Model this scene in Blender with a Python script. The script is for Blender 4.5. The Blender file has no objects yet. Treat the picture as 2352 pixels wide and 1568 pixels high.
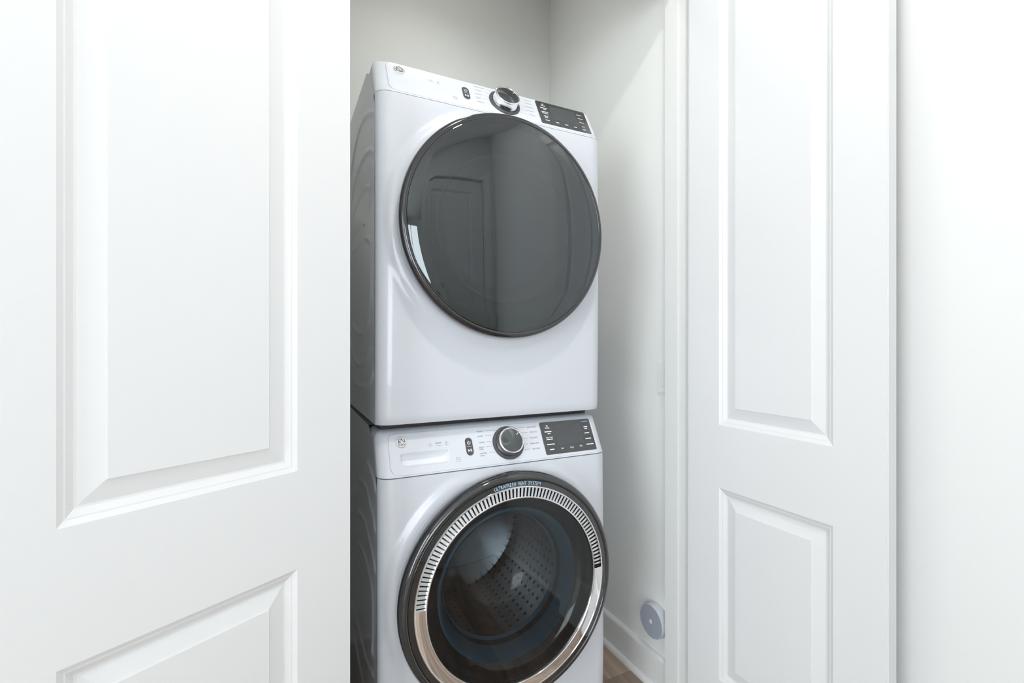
import bpy, bmesh, math, random
import numpy as np
from mathutils import Matrix, Vector

random.seed(7)
S = bpy.context.scene
COL = S.collection
R = math.radians

# ------------------------------------------------------------------ camera
# X = to the right along the closet front, Y = into the closet, Z = up (metres)
F_PX = 1080.0
cam = bpy.data.cameras.new('camera')
cam.sensor_fit = 'HORIZONTAL'; cam.sensor_width = 36.0
cam.lens = 36.0 * F_PX / 2352.0
cam.clip_start = 0.02
co = bpy.data.objects.new('camera', cam); COL.objects.link(co)
co.location = (0, 0, 1.28); co.rotation_euler = (R(90), 0, R(-25.74))
S.camera = co

# ------------------------------------------------------------------ world, light, exposure
S.view_settings.view_transform = 'Standard'
S.view_settings.look = 'None'
S.view_settings.gamma = 1.0
S.view_settings.use_curve_mapping = False
S.view_settings.exposure = 0.03
w = bpy.data.worlds.new('sky'); S.world = w; w.use_nodes = True
bg = w.node_tree.nodes['Background']
bg.inputs[0].default_value = (0.90, 0.95, 1.0, 1); bg.inputs[1].default_value = 7.7
DOWNLIGHT_W = 12.0
CLOSET_FILL_W = 1.0  # watts of the unseen fill lamp added inside the closet
HALL_LIGHT = (0.50, 0.30)

# ------------------------------------------------------------------ materials
def mat(name, col, rough=0.5, metal=0.0, spec=0.5, coat=0.0, emit=None, bump=None, ior=None, aniso=0.0, tint_noise=0.0):
    m = bpy.data.materials.new(name); m.use_nodes = True
    nt = m.node_tree; b = nt.nodes['Principled BSDF']
    b.inputs['Base Color'].default_value = (*col, 1)
    b.inputs['Roughness'].default_value = rough
    b.inputs['Metallic'].default_value = metal
    b.inputs['Specular IOR Level'].default_value = spec
    b.inputs['Coat Weight'].default_value = coat
    b.inputs['Coat Roughness'].default_value = 0.03
    if ior: b.inputs['IOR'].default_value = ior
    if emit:
        b.inputs['Emission Color'].default_value = (*emit[0], 1)
        b.inputs['Emission Strength'].default_value = emit[1]
    tc = nt.nodes.new('ShaderNodeTexCoord')
    if bump:
        n = nt.nodes.new('ShaderNodeTexNoise'); n.inputs['Scale'].default_value = bump[0]; n.inputs['Detail'].default_value = 3
        bp = nt.nodes.new('ShaderNodeBump'); bp.inputs['Strength'].default_value = bump[1]; bp.inputs['Distance'].default_value = 0.001
        nt.links.new(tc.outputs['Object'], n.inputs['Vector'])
        nt.links.new(n.outputs['Fac'], bp.inputs['Height']); nt.links.new(bp.outputs['Normal'], b.inputs['Normal'])
    if tint_noise:
        n = nt.nodes.new('ShaderNodeTexNoise'); n.inputs['Scale'].default_value = 2.5
        mx = nt.nodes.new('ShaderNodeMix'); mx.data_type = 'RGBA'
        mx.inputs[6].default_value = (*[c * (1 - tint_noise) for c in col], 1); mx.inputs[7].default_value = (*col, 1)
        nt.links.new(tc.outputs['Object'], n.inputs['Vector']); nt.links.new(n.outputs['Fac'], mx.inputs[0])
        nt.links.new(mx.outputs[2], b.inputs['Base Color'])
    if aniso:
        b.inputs['Anisotropic'].default_value = aniso
        tg = nt.nodes.new('ShaderNodeTangent'); tg.direction_type = 'RADIAL'; tg.axis = 'Z'
        nt.links.new(tg.outputs[0], b.inputs['Tangent'])
    return m

def glass_mat(name, tint, ior, refl=(1, 1, 1), rough=0.0):
    m = bpy.data.materials.new(name); m.use_nodes = True
    nt = m.node_tree; nt.nodes.clear()
    out = nt.nodes.new('ShaderNodeOutputMaterial')
    tr = nt.nodes.new('ShaderNodeBsdfTransparent'); tr.inputs[0].default_value = (*tint, 1)
    gl = nt.nodes.new('ShaderNodeBsdfGlossy'); gl.inputs[0].default_value = (*refl, 1); gl.inputs['Roughness'].default_value = rough
    fr = nt.nodes.new('ShaderNodeFresnel'); fr.inputs[0].default_value = ior
    mx = nt.nodes.new('ShaderNodeMixShader')
    nt.links.new(fr.outputs[0], mx.inputs[0]); nt.links.new(tr.outputs[0], mx.inputs[1]); nt.links.new(gl.outputs[0], mx.inputs[2])
    nt.links.new(mx.outputs[0], out.inputs[0])
    return m

def wood_mat():
    m = bpy.data.materials.new('floor_wood'); m.use_nodes = True
    nt = m.node_tree; b = nt.nodes['Principled BSDF']; L = nt.links.new
    tc = nt.nodes.new('ShaderNodeTexCoord'); oi = nt.nodes.new('ShaderNodeObjectInfo')
    mp = nt.nodes.new('ShaderNodeMapping'); mp.inputs['Scale'].default_value = (26, 1.6, 26)
    ad = nt.nodes.new('ShaderNodeVectorMath'); ad.operation = 'ADD'
    mu = nt.nodes.new('ShaderNodeVectorMath'); mu.operation = 'SCALE'; mu.inputs['Scale'].default_value = 9.0
    cb = nt.nodes.new('ShaderNodeCombineXYZ')
    L(oi.outputs['Random'], cb.inputs[0]); L(oi.outputs['Random'], cb.inputs[1]); L(cb.outputs[0], mu.inputs[0])
    L(tc.outputs['Object'], ad.inputs[0]); L(mu.outputs[0], ad.inputs[1]); L(ad.outputs[0], mp.inputs[0])
    n = nt.nodes.new('ShaderNodeTexNoise'); n.inputs['Scale'].default_value = 1.0; n.inputs['Detail'].default_value = 6; n.inputs['Distortion'].default_value = 0.6
    L(mp.outputs[0], n.inputs['Vector'])
    cr = nt.nodes.new('ShaderNodeValToRGB')
    cr.color_ramp.elements[0].position = 0.3; cr.color_ramp.elements[0].color = (0.25, 0.18, 0.135, 1)
    cr.color_ramp.elements[1].position = 0.75; cr.color_ramp.elements[1].color = (0.46, 0.36, 0.285, 1)
    L(n.outputs['Fac'], cr.inputs[0])
    hs = nt.nodes.new('ShaderNodeHueSaturation')
    mr = nt.nodes.new('ShaderNodeMapRange'); mr.inputs[3].default_value = 0.8; mr.inputs[4].default_value = 1.25
    L(oi.outputs['Random'], mr.inputs[0]); L(mr.outputs[0], hs.inputs['Value']); L(cr.outputs[0], hs.inputs['Color'])
    L(hs.outputs[0], b.inputs['Base Color']); b.inputs['Roughness'].default_value = 0.42
    return m

def steel_drum_mat():
    """stainless drum: rows of small dark holes laid out by angle and depth"""
    m = mat('drum_steel', (0.62, 0.63, 0.64), 0.25, 1.0)
    nt = m.node_tree; b = nt.nodes['Principled BSDF']; L = nt.links.new
    def math_(op, a, bb=None):
        n = nt.nodes.new('ShaderNodeMath'); n.operation = op
        for i, q in enumerate((a, bb)):
            if q is None: continue
            if isinstance(q, (int, float)): n.inputs[i].default_value = q
            else: L(q, n.inputs[i])
        return n.outputs[0]
    tc = nt.nodes.new('ShaderNodeTexCoord'); sp = nt.nodes.new('ShaderNodeSeparateXYZ'); L(tc.outputs['Object'], sp.inputs[0])
    ang = math_('MULTIPLY', math_('ARCTAN2', sp.outputs[1], sp.outputs[0]), 54 / (2 * math.pi))
    dep = math_('MULTIPLY', sp.outputs[2], 34.0)
    fa = math_('SUBTRACT', math_('FRACT', ang), 0.5); fd = math_('SUBTRACT', math_('FRACT', dep), 0.5)
    d = math_('SQRT', math_('ADD', math_('MULTIPLY', fa, fa), math_('MULTIPLY', fd, fd)))
    cr = nt.nodes.new('ShaderNodeValToRGB')
    cr.color_ramp.elements[0].position = 0.15; cr.color_ramp.elements[0].color = (0.02, 0.02, 0.02, 1)
    cr.color_ramp.elements[1].position = 0.20; cr.color_ramp.elements[1].color = (0.62, 0.63, 0.64, 1)
    L(d, cr.inputs[0]); L(cr.outputs[0], b.inputs['Base Color'])
    return m

M = {
 'wall': mat('closet_paint', (0.88, 0.90, 0.88), 0.6, bump=(350, 0.05), tint_noise=0.02),
 'roomwall': mat('room_paint', (0.80, 0.81, 0.805), 0.6, bump=(350, 0.05)),
 'ceiling': mat('ceiling_paint', (0.88, 0.88, 0.87), 0.8, bump=(200, 0.08)),
 'trim': mat('trim_paint', (0.80, 0.81, 0.80), 0.35, bump=(120, 0.03)),
 'door': mat('door_paint', (0.76, 0.768, 0.775), 0.38, bump=(160, 0.03)),
 'wood': wood_mat(),
 'subfloor': mat('floor_joint', (0.05, 0.035, 0.028), 0.8),
 'enamel': mat('white_enamel', (0.625, 0.65, 0.70), 0.28, coat=0.45),
 'plastic': mat('white_plastic', (0.67, 0.70, 0.75), 0.30, coat=0.3),
 'recess': mat('recess_plastic', (0.80, 0.83, 0.87), 0.35),
 'darkmetal': mat('smoked_chrome', (0.055, 0.055, 0.06), 0.12, metal=1.0, coat=1.0),
 'black': mat('black_gloss', (0.012, 0.013, 0.014), 0.08, coat=1.0, spec=0.6),
 'blackmat': mat('black_plastic', (0.02, 0.02, 0.022), 0.5),
 'ringgrey': mat('dial_ring_grey', (0.07, 0.07, 0.08), 0.35),
 'ventdark': mat('vent_dark_metal', (0.10, 0.10, 0.105), 0.3, metal=1.0),
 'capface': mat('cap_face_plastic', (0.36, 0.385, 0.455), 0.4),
 'chrome': mat('chrome', (0.86, 0.86, 0.87), 0.07, metal=1.0),
 'satin': mat('satin_chrome', (0.80, 0.81, 0.82), 0.2, metal=1.0),
 'dialface': mat('dial_face', (0.13, 0.14, 0.145), 0.30, metal=1.0, aniso=0.85),
 'display': mat('display_glass', (0.035, 0.038, 0.040), 0.08, coat=1.0, spec=0.6),
 'lcd': mat('display_window', (0.075, 0.08, 0.085), 0.15),
 'whiteprint': mat('white_print', (0.95, 0.95, 0.95), 0.5),
 'greyprint': mat('grey_print', (0.12, 0.125, 0.145), 0.5),
 'paleprint': mat('pale_print', (0.34, 0.36, 0.40), 0.5),
 'blueprint': mat('pale_blue_print', (0.42, 0.62, 0.80), 0.5),
 'violetprint': mat('violet_print', (0.32, 0.36, 0.60), 0.5),
 'badge': mat('badge_silver', (0.80, 0.81, 0.83), 0.25, metal=0.8),
 'badgedark': mat('badge_dark', (0.07, 0.075, 0.08), 0.35),
 'dryglass': glass_mat('smoked_mirror_glass', (0.26, 0.27, 0.285), 1.95, refl=(0.92, 0.98, 1.0)),
 'washglass': glass_mat('smoked_glass', (0.52, 0.535, 0.54), 1.5),
 'bowlglass': glass_mat('clear_bowl_glass', (0.82, 0.87, 0.90), 1.6),
 'winglass': glass_mat('window_glass', (0.95, 0.97, 0.97), 1.45),
 'bluerim': mat('blue_plastic', (0.09, 0.21, 0.31), 0.25, coat=0.4),
 'gasket': mat('gasket_rubber', (0.018, 0.019, 0.020), 0.5),
 'liner': mat('door_liner', (0.10, 0.105, 0.115), 0.4),
 'liner2': mat('dryer_port', (0.30, 0.31, 0.33), 0.45),
 'drum': steel_drum_mat(),
 'steel': mat('plain_steel', (0.6, 0.61, 0.62), 0.22, metal=1.0),
 'capgrey': mat('cap_plastic', (0.62, 0.64, 0.69), 0.4),
 'switch': mat('switch_plastic', (0.84, 0.85, 0.85), 0.3),
 'lamp': mat('lamp_lens', (0.9, 0.9, 0.9), 0.4, emit=((1.0, 0.93, 0.84), 22.0)),
 'brass': mat('hinge_nickel', (0.42, 0.42, 0.42), 0.3, metal=1.0),
}

# ------------------------------------------------------------------ helpers
def link(name, me, m, parent=None, smooth=False, mtx=None, angle=None):
    o = bpy.data.objects.new(name, me); COL.objects.link(o)
    if m is not None and not me.materials: me.materials.append(m)
    if smooth:
        for p in me.polygons: p.use_smooth = True
        if angle is not None: me.set_sharp_from_angle(angle=angle)
    if parent is not None: o.parent = parent
    if mtx is not None: o.matrix_local = mtx
    return o

def fin(name, bm, m, parent=None, smooth=False, mtx=None, angle=R(35), recalc=True, face_up=False):
    if face_up:
        bm.normal_update(); recalc = False
        for f in bm.faces:
            if f.normal.z < 0: f.normal_flip()
    if recalc: bmesh.ops.recalc_face_normals(bm, faces=bm.faces)
    me = bpy.data.meshes.new(name); bm.to_mesh(me); bm.free()
    return link(name, me, m, parent, smooth, mtx, angle)

def box(bm, x0, x1, y0, y1, z0, z1):
    vs = [bm.verts.new((x, y, z)) for x in (x0, x1) for y in (y0, y1) for z in (z0, z1)]
    for f in ((0, 1, 3, 2), (4, 6, 7, 5), (0, 4, 5, 1), (2, 3, 7, 6), (0, 2, 6, 4), (1, 5, 7, 3)):
        bm.faces.new([vs[i] for i in f])
    return vs

def boxobj(name, dims, m, parent=None, bev=0.0, kind=None, mtx=None):
    bm = bmesh.new(); box(bm, *dims)
    if bev: bmesh.ops.bevel(bm, geom=bm.edges[:], offset=bev, segments=2, affect='EDGES')
    o = fin(name, bm, m, parent, smooth=bool(bev), mtx=mtx)
    if kind: o['kind'] = kind
    return o

def lathe(bm, prof, seg=96, a0=0.0, a1=2 * math.pi, flip=False):
    """profile of (radius, height) turned about local Z"""
    full = abs(a1 - a0 - 2 * math.pi) < 1e-6
    n = seg if full else seg + 1
    rings = []
    for r, h in prof:
        if r < 1e-6:
            rings.append([bm.verts.new((0, 0, h))])
        else:
            rings.append([bm.verts.new((r * math.cos(a0 + (a1 - a0) * i / seg), r * math.sin(a0 + (a1 - a0) * i / seg), h)) for i in range(n)])
    for A, B in zip(rings, rings[1:]):
        cnt = seg
        for i in range(cnt):
            j = (i + 1) % n
            if len(A) == 1: vs = [A[0], B[j], B[i]]
            elif len(B) == 1: vs = [A[i], A[j], B[0]]
            else: vs = [A[i], A[j], B[j], B[i]]
            if flip: vs = vs[::-1]
            bm.faces.new(vs)

def rrect(x0, x1, y0, y1, r, seg=6):
    """counter-clockwise rounded rectangle; r = radius or (bl, br, tr, tl)"""
    if not hasattr(r, '__len__'): r = (r,) * 4
    pts = []
    for (cx, cy, a), q in zip(((x0, y0, 180), (x1, y0, 270), (x1, y1, 0), (x0, y1, 90)), r):
        ox = cx + q if cx == x0 else cx - q
        oy = cy + q if cy == y0 else cy - q
        for i in range(seg + 1):
            t = R(a + 90 * i / seg)
            pts.append((ox + q * math.cos(t), oy + q * math.sin(t)))
    return pts

def inset(pts, d):
    n = len(pts); out = []
    for i in range(n):
        a, b, c = Vector(pts[i - 1]), Vector(pts[i]), Vector(pts[(i + 1) % n])
        e1, e2 = (b - a), (c - b)
        if e1.length < 1e-9: e1 = e2
        if e2.length < 1e-9: e2 = e1
        n1 = Vector((-e1.y, e1.x)).normalized(); n2 = Vector((-e2.y, e2.x)).normalized()
        nn = (n1 + n2)
        nn = nn.normalized() / max(0.3, nn.normalized().dot(n1))
        out.append((b.x + nn.x * d, b.y + nn.y * d))
    return out

def loft(bm, loops, cap_start=False, cap_end=True):
    L = [[bm.verts.new(p) for p in lp] for lp in loops]
    for A, B in zip(L, L[1:]):
        n = len(A)
        for i in range(n):
            bm.faces.new([A[i], A[(i + 1) % n], B[(i + 1) % n], B[i]])
    if cap_start: bm.faces.new(L[0][::-1])
    if cap_end: bm.faces.new(L[-1])
    return L

def slab(bm, pts, h0, h1, bev=0.0006):
    lp = [[(x, y, h0) for x, y in pts], [(x, y, h1 - bev) for x, y in pts]]
    if bev: lp.append([(x, y, h1) for x, y in inset(pts, bev)])
    loft(bm, lp, cap_start=True)

def smooth_path(pts, k=8):
    P = [Vector(p) for p in pts]; out = []
    for i in range(len(P) - 1):
        a = P[max(i - 1, 0)]; b = P[i]; c = P[i + 1]; d = P[min(i + 2, len(P) - 1)]
        for j in range(k):
            t = j / k
            out.append(0.5 * ((2 * b) + (c - a) * t + (2 * a - 5 * b + 4 * c - d) * t * t + (3 * b - a - 3 * c + d) * t ** 3))
    out.append(P[-1]); return out

def ribbon(bm, pts, wdt, h, ox=0, oy=0, sc=1):
    P = smooth_path(pts)
    vs = []
    for i, p in enumerate(P):
        d = (P[min(i + 1, len(P) - 1)] - P[max(i - 1, 0)]).normalized()
        nrm = Vector((-d.y, d.x)); t = i / (len(P) - 1)
        ww = wdt * (0.55 + 0.45 * math.sin(math.pi * min(1, max(0, t)))) / 2
        a = p + nrm * ww; b = p - nrm * ww
        vs.append((bm.verts.new((ox + a.x * sc, oy + a.y * sc, h)), bm.verts.new((ox + b.x * sc, oy + b.y * sc, h))))
    for (a, b), (c, d) in zip(vs, vs[1:]): bm.faces.new((b, d, c, a))

def add_text(bm, s, size, x, y, h, align='LEFT', xs=0.85, rot=0.0, yc=True, bold=0.0):
    cu = bpy.data.curves.new('t', 'FONT'); cu.body = s; cu.size = size; cu.resolution_u = 2
    cu.align_x = align; cu.offset = size * bold
    ob = bpy.data.objects.new('t', cu); COL.objects.link(ob)
    dg = bpy.context.evaluated_depsgraph_get()
    me = bpy.data.meshes.new_from_object(ob.evaluated_get(dg))
    base = Matrix.Translation((x, y, h)) @ Matrix.Rotation(rot, 4, 'Z') @ Matrix.Diagonal((xs, 1, 1, 1)) @ Matrix.Translation((0, -0.35 * size if yc else 0, 0))
    me.transform(base); bm.from_mesh(me)
    bpy.data.objects.remove(ob); bpy.data.curves.remove(cu); bpy.data.meshes.remove(me)

def empty(name, loc, rz=0.0):
    o = bpy.data.objects.new(name, None); COL.objects.link(o)
    o.location = loc; o.rotation_euler = (0, 0, rz); o.empty_display_size = 0.1
    return o

def tag(o, label, cat, group=None):
    o['label'] = label; o['category'] = cat
    if group: o['group'] = group

def struct(o, label=None):
    o['kind'] = 'structure'
    if label: o['label'] = label
    return o

# ------------------------------------------------------------------ room shell
CEIL = 3.08
FY0, FY1 = 1.155, 1.259            # closet front wall, room face and closet face
CL, CR, CB = -0.080, 1.2406, 2.1236 # closet left wall, right wall, back wall
JL, JR = 0.130, 1.2106             # jamb faces of the opening
HEAD = 2.525
RX0, RX1, RY0 = -3.20, 1.300, -0.65  # hall: left wall, right wall, wall behind the camera
LY0, LX1 = -5.0, 0.30              # open living room to the rear left: wall with the added window, its right wall

struct(boxobj('wall_back', (CL - 0.1, CR + 0.1, CB, CB + 0.1, 0, CEIL), M['wall']), 'pale grey painted back wall of the closet')
struct(boxobj('wall_right', (CR, CR + 0.06, FY1 - 0.05, CB, 0, CEIL), M['wall']), 'pale grey painted right wall of the closet')
struct(boxobj('wall_left', (CL - 0.1, CL, FY1 - 0.05, CB, 0, CEIL), M['wall']), 'pale grey painted left wall of the closet')
struct(boxobj('wall_front_left', (RX0, JL - 0.02, FY0, FY1, 0, CEIL), M['roomwall']), 'white wall beside the closet opening')
struct(boxobj('wall_front_header', (JL - 0.02, JR + 0.02, FY0, FY1, HEAD + 0.02, CEIL), M['roomwall']), 'white wall above the closet opening')
struct(boxobj('wall_front_right', (JR + 0.014, RX1 + 0.1, FY0, FY1, 0, CEIL), M['roomwall']), 'narrow strip of white wall beside the closet opening')
struct(boxobj('wall_side_right', (RX1, RX1 + 0.1, RY0 - 0.1, FY0, 0, CEIL), M['roomwall']), 'white wall next to the opened door')
struct(boxobj('ceiling', (RX0 - 0.1, RX1 + 0.1, LY0 - 0.1, CB + 0.1, CEIL, CEIL + 0.1), M['ceiling']), 'white ceiling')

# wall behind the camera, with a doorway closed by a panel door
D3X0, D3X1 = 0.46, 1.17
bm = bmesh.new()
box(bm, LX1, D3X0 - 0.02, RY0 - 0.1, RY0, 0, CEIL)
box(bm, D3X1 + 0.02, RX1 + 0.1, RY0 - 0.1, RY0, 0, CEIL)
box(bm, D3X0 - 0.02, D3X1 + 0.02, RY0 - 0.1, RY0, 2.525, CEIL)
struct(fin('wall_rear', bm, M['roomwall']), 'white wall facing the closet')
struct(boxobj('wall_partition', (LX1, LX1 + 0.1, LY0, RY0 - 0.1, 0, CEIL), M['roomwall']), 'white wall along the living room')
def window_wall(wall, wlabel, win, label, axis, pos, out, span, w0, w1, z0, z1, panes, ends):
    """wall slab with an added, unseen framed window; axis 'x' runs along X at y=pos, 'y' along Y at x=pos; out = outward sign"""
    def P(bm, a0, a1, d0, d1, b0, b1):
        d0, d1 = sorted((d0, d1))
        box(bm, *((a0, a1, d0, d1, b0, b1) if axis == 'x' else (d0, d1, a0, a1, b0, b1)))
    bm = bmesh.new(); o = pos + out * 0.1
    P(bm, ends[0], w0, pos, o, 0, CEIL); P(bm, w1, ends[1], pos, o, 0, CEIL); P(bm, w0, w1, pos, o, 0, z0); P(bm, w0, w1, pos, o, z1, CEIL)
    struct(fin(wall, bm, M['roomwall']), wlabel)
    c = (w0 + w1) / 2; mid = pos + out * 0.05
    e = empty(win, (c, mid, z0) if axis == 'x' else (mid, c, z0)); struct(e, label)
    h = (w1 - w0) / 2; H = z1 - z0
    bm = bmesh.new()
    P(bm, -h, -h + 0.05, -0.04, 0.04, 0, H); P(bm, h - 0.05, h, -0.04, 0.04, 0, H); P(bm, -h, h, -0.04, 0.04, 0, 0.05); P(bm, -h, h, -0.04, 0.04, H - 0.05, H)
    fin('window_frame', bm, M['trim'], e)
    for k in range(1, panes):
        m = -h + 2 * h * k / panes; bm = bmesh.new(); P(bm, m - 0.025, m + 0.025, -0.03, 0.03, 0.05, H - 0.05); fin('mullion', bm, M['trim'], e)
    for k in range(panes):
        a = -h + 2 * h * k / panes + 0.03; b = a + 2 * h / panes - 0.06
        q = ((a, 0.04), (b, 0.04), (b, H - 0.04), (a, H - 0.04))
        bm = bmesh.new(); bm.faces.new([bm.verts.new((u, 0, v) if axis == 'x' else (0, u, v)) for u, v in q])
        fin('pane', bm, M['winglass'], e, recalc=False)
    pl = bpy.data.lights.new('window_portal', 'AREA'); pl.shape = 'RECTANGLE'; pl.size = w1 - w0; pl.size_y = z1 - z0; pl.cycles.is_portal = True
    po = bpy.data.objects.new('window_portal', pl); COL.objects.link(po); q = pos + out * 0.12
    po.location = (c, q, (z0 + z1) / 2) if axis == 'x' else (q, c, (z0 + z1) / 2)
    po.rotation_euler = (R(90), 0, 0) if axis == 'x' else (R(90), 0, R(-90))
window_wall('wall_window_side', 'white wall around the added living room window', 'added_window_1', 'added out-of-view window with three panes, lets in fill daylight', 'x', LY0, -1, None, -3.0, -0.30, 0.25, 2.85, 3, (RX0 - 0.1, LX1 + 0.1))  # unseen window added to send daylight straight into the closet
window_wall('wall_side_left', 'white wall at the far side of the living room', 'added_window_2', 'added out-of-view window with two panes, lets in side daylight', 'y', RX0, -1, None, -2.3, 0.1, 0.25, 2.85, 2, (LY0, FY1))  # second unseen window, added to brighten the right door and wall

# floor: dark joint bed and one object per plank
fl = boxobj('floor', (RX0 - 0.1, RX1 + 0.1, LY0 - 0.1, CB + 0.1, -0.06, -0.004), M['subfloor'])
struct(fl, 'brown wood plank floor')
PW, PL = 0.178, 1.22
pm = {}
def plank_mesh(wd, ln):
    k = (round(wd, 3), round(ln, 3))
    if k not in pm:
        bm = bmesh.new(); box(bm, 0, wd - 0.0016, 0, ln - 0.0016, -0.012, 0)
        top = [e for e in bm.edges if all(abs(v.co.z) < 1e-6 for v in e.verts)]
        bmesh.ops.bevel(bm, geom=top, offset=0.0012, segments=1, affect='EDGES')
        me = bpy.data.meshes.new('plank'); bmesh.ops.recalc_face_normals(bm, faces=bm.faces); bm.to_mesh(me); bm.free()
        me.materials.append(M['wood']); pm[k] = me
    return pm[k]
x = RX0; row = 0
while x < RX1 - 1e-4:
    wd = min(PW, RX1 - x); YS = LY0 if x < LX1 else RY0; y = YS - (row * 0.47 % 1.0) * PL
    while y < CB - 1e-4:
        a = max(y, YS); b = min(y + PL, CB)
        if b - a > 0.02 and not (a >= FY1 and (x + wd < CL or x > CR)):
            link('plank', plank_mesh(wd, b - a), M['wood'], fl).location = (x, a, 0)
        y += PL
    x += PW; row += 1

# jambs with stops, casings
def jamb(n, sgn, face):
    """door-frame leg: lining board, stop, casing on the room side"""
    t = empty('trim_%d' % n, (face, FY0, 0)); struct(t, 'white painted door frame leg of the closet')
    a, b = sorted((0, sgn * 0.02))
    boxobj('jamb_board', (a, b, 0.016, FY1 - FY0 + 0.004, 0, HEAD), M['trim'], t, bev=0.0012)
    a, b = sorted((-sgn * 0.004, sgn * 0.002))
    boxobj('door_stop', (a, b, 0.046, FY1 - FY0 + 0.002, 0, HEAD - 0.001), M['trim'], t, bev=0.0008)
    a, b = sorted((sgn * 0.008, sgn * 0.066))
    bm = bmesh.new(); box(bm, a, b, -0.018, 0.0, 0, HEAD + 0.06)
    bmesh.ops.bevel(bm, geom=[e for e in bm.edges if abs(e.verts[0].co.z - e.verts[1].co.z) > 1], offset=0.004, segments=2, affect='EDGES')
    fin('casing', bm, M['trim'], t, smooth=True)
jamb(1, 1, JR); jamb(2, -1, JL)
t3 = empty('trim_3', (JL, FY0, HEAD)); struct(t3, 'white painted head of the closet door frame')
boxobj('head_board', (0, JR - JL, -0.004, FY1 - FY0 + 0.004, 0, 0.02), M['trim'], t3, bev=0.0012)
boxobj('casing', (0.0, JR - JL, -0.018, 0, 0.006, 0.062), M['trim'], t3, bev=0.003)

# baseboards with shoe moulding
def baseboard(name, p0, p1, nrm, label):
    p0 = Vector(p0); p1 = Vector(p1); nrm = Vector(nrm); d = (p1 - p0)
    t = empty(name, (p0.x, p0.y, 0)); struct(t, label)
    def prof(pn, pr, m, sm):
        bm = bmesh.new()
        A = [bm.verts.new((nrm.x * a, nrm.y * a, z)) for a, z in pr]
        B = [bm.verts.new((d.x + nrm.x * a, d.y + nrm.y * a, z)) for a, z in pr]
        n = len(pr)
        for i in range(n): bm.faces.new((A[i], A[(i + 1) % n], B[(i + 1) % n], B[i]))
        bm.faces.new(A); bm.faces.new(B)
        fin(pn, bm, m, t, smooth=sm)
    prof('board', [(-0.001, 0), (0.015, 0), (0.015, 0.118), (0.013, 0.124), (0.007, 0.130), (-0.001, 0.131)], M['trim'], False)
    q = [(0.0145, 0.0), (0.030, 0.0)] + [(0.015 + 0.015 * math.cos(R(a)), 0.002 + 0.017 * math.sin(R(a))) for a in (15, 35, 55, 75, 90)]
    prof('shoe_moulding', q, M['trim'], True)
baseboard('baseboard_right', (CR, FY1, 0), (CR, CB, 0), (-1, 0, 0), 'white baseboard with shoe moulding on the right closet wall')
baseboard('baseboard_back', (CL, CB, 0), (CR, CB, 0), (0, -1, 0), 'white baseboard on the closet back wall')
baseboard('baseboard_left', (CL, FY1, 0), (CL, CB, 0), (1, 0, 0), 'white baseboard on the left closet wall')
baseboard('baseboard_rear', (D3X1 + 0.09, RY0, 0), (RX1, RY0, 0), (0, 1, 0), 'white baseboard on the wall facing the closet')
baseboard('baseboard_side_right', (RX1, RY0, 0), (RX1, FY0, 0), (-1, 0, 0), 'white baseboard beside the opened door')
baseboard('baseboard_front_left', (RX0, FY0, 0), (JL - 0.07, FY0, 0), (0, -1, 0), 'white baseboard beside the closet opening')

# ------------------------------------------------------------------ panel doors
STICK = [(0, 0), (0.008, 0.0046), (0.0105, 0.0050), (0.020, 0.0105), (0.0235, 0.0110), (0.055, 0.0040), (0.0556, 0.0016), (0.060, 0.0016)]
def panel_door(name, label, loc, rz, wd, xs, zs, H=2.49, t=0.035, hinge_side=0.0):
    """xs = panel edges across, zs = (low panel z0,z1, high panel z0,z1); local X along the leaf from the hinge, Y through it"""
    root = empty(name, loc, rz); struct(root, label)
    X = [0, xs[0], xs[1], wd]; Z = [0, zs[0], zs[1], zs[2], zs[3], H]
    bm = bmesh.new(); V = {}
    def v(i, y, k):
        key = (i, y, k)
        if key not in V: V[key] = bm.verts.new((X[i], y, Z[k]))
        return V[key]
    for y in (0.0, t):
        for i in range(3):
            for k in range(5):
                if i == 1 and k in (1, 3): continue
                bm.faces.new((v(i, y, k), v(i + 1, y, k), v(i + 1, y, k + 1), v(i, y, k + 1)))
    for k in range(5):
        for i in (0, 3): bm.faces.new((v(i, 0.0, k), v(i, t, k), v(i, t, k + 1), v(i, 0.0, k + 1)))
    for i in range(3):
        for k in (0, 5): bm.faces.new((v(i, 0.0, k), v(i + 1, 0.0, k), v(i + 1, t, k), v(i, t, k)))
    bmesh.ops.recalc_face_normals(bm, faces=bm.faces)
    ed = [e for e in bm.edges if abs(e.verts[0].co.x - e.verts[1].co.x) < 1e-6 and abs(e.verts[0].co.y - e.verts[1].co.y) < 1e-6 and (e.verts[0].co.x < 1e-6 or e.verts[0].co.x > wd - 1e-6)]
    bmesh.ops.bevel(bm, geom=ed, offset=0.0022, segments=3, affect='EDGES')
    fin('stiles_and_rails', bm, M['door'], root, smooth=True, angle=R(25))
    for z0, z1 in ((zs[0], zs[1]), (zs[2], zs[3])):
        bm = bmesh.new()
        for y, s in ((0.0, 1), (t, -1)):
            loops = []
            for d, dep in STICK:
                lp = [(xs[0] + d, z0 + d), (xs[1] - d, z0 + d), (xs[1] - d, z1 - d), (xs[0] + d, z1 - d)]
                loops.append([(a, y + s * dep, b) for a, b in lp])
            L = loft(bm, loops)
        fin('raised_panel', bm, M['door'], root)
    for z in (0.22, 1.22, 2.24):
        bm = bmesh.new(); lathe(bm, [(0, -0.045), (0.006, -0.045), (0.006, 0.045), (0, 0.045)], 12)
        box(bm, 0.0, 0.028, 0.0035, 0.006, -0.045, 0.045)
        h = fin('hinge', bm, M['brass'], root, smooth=True)
        h.location = (-0.002, hinge_side, z)
    return root

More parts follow.
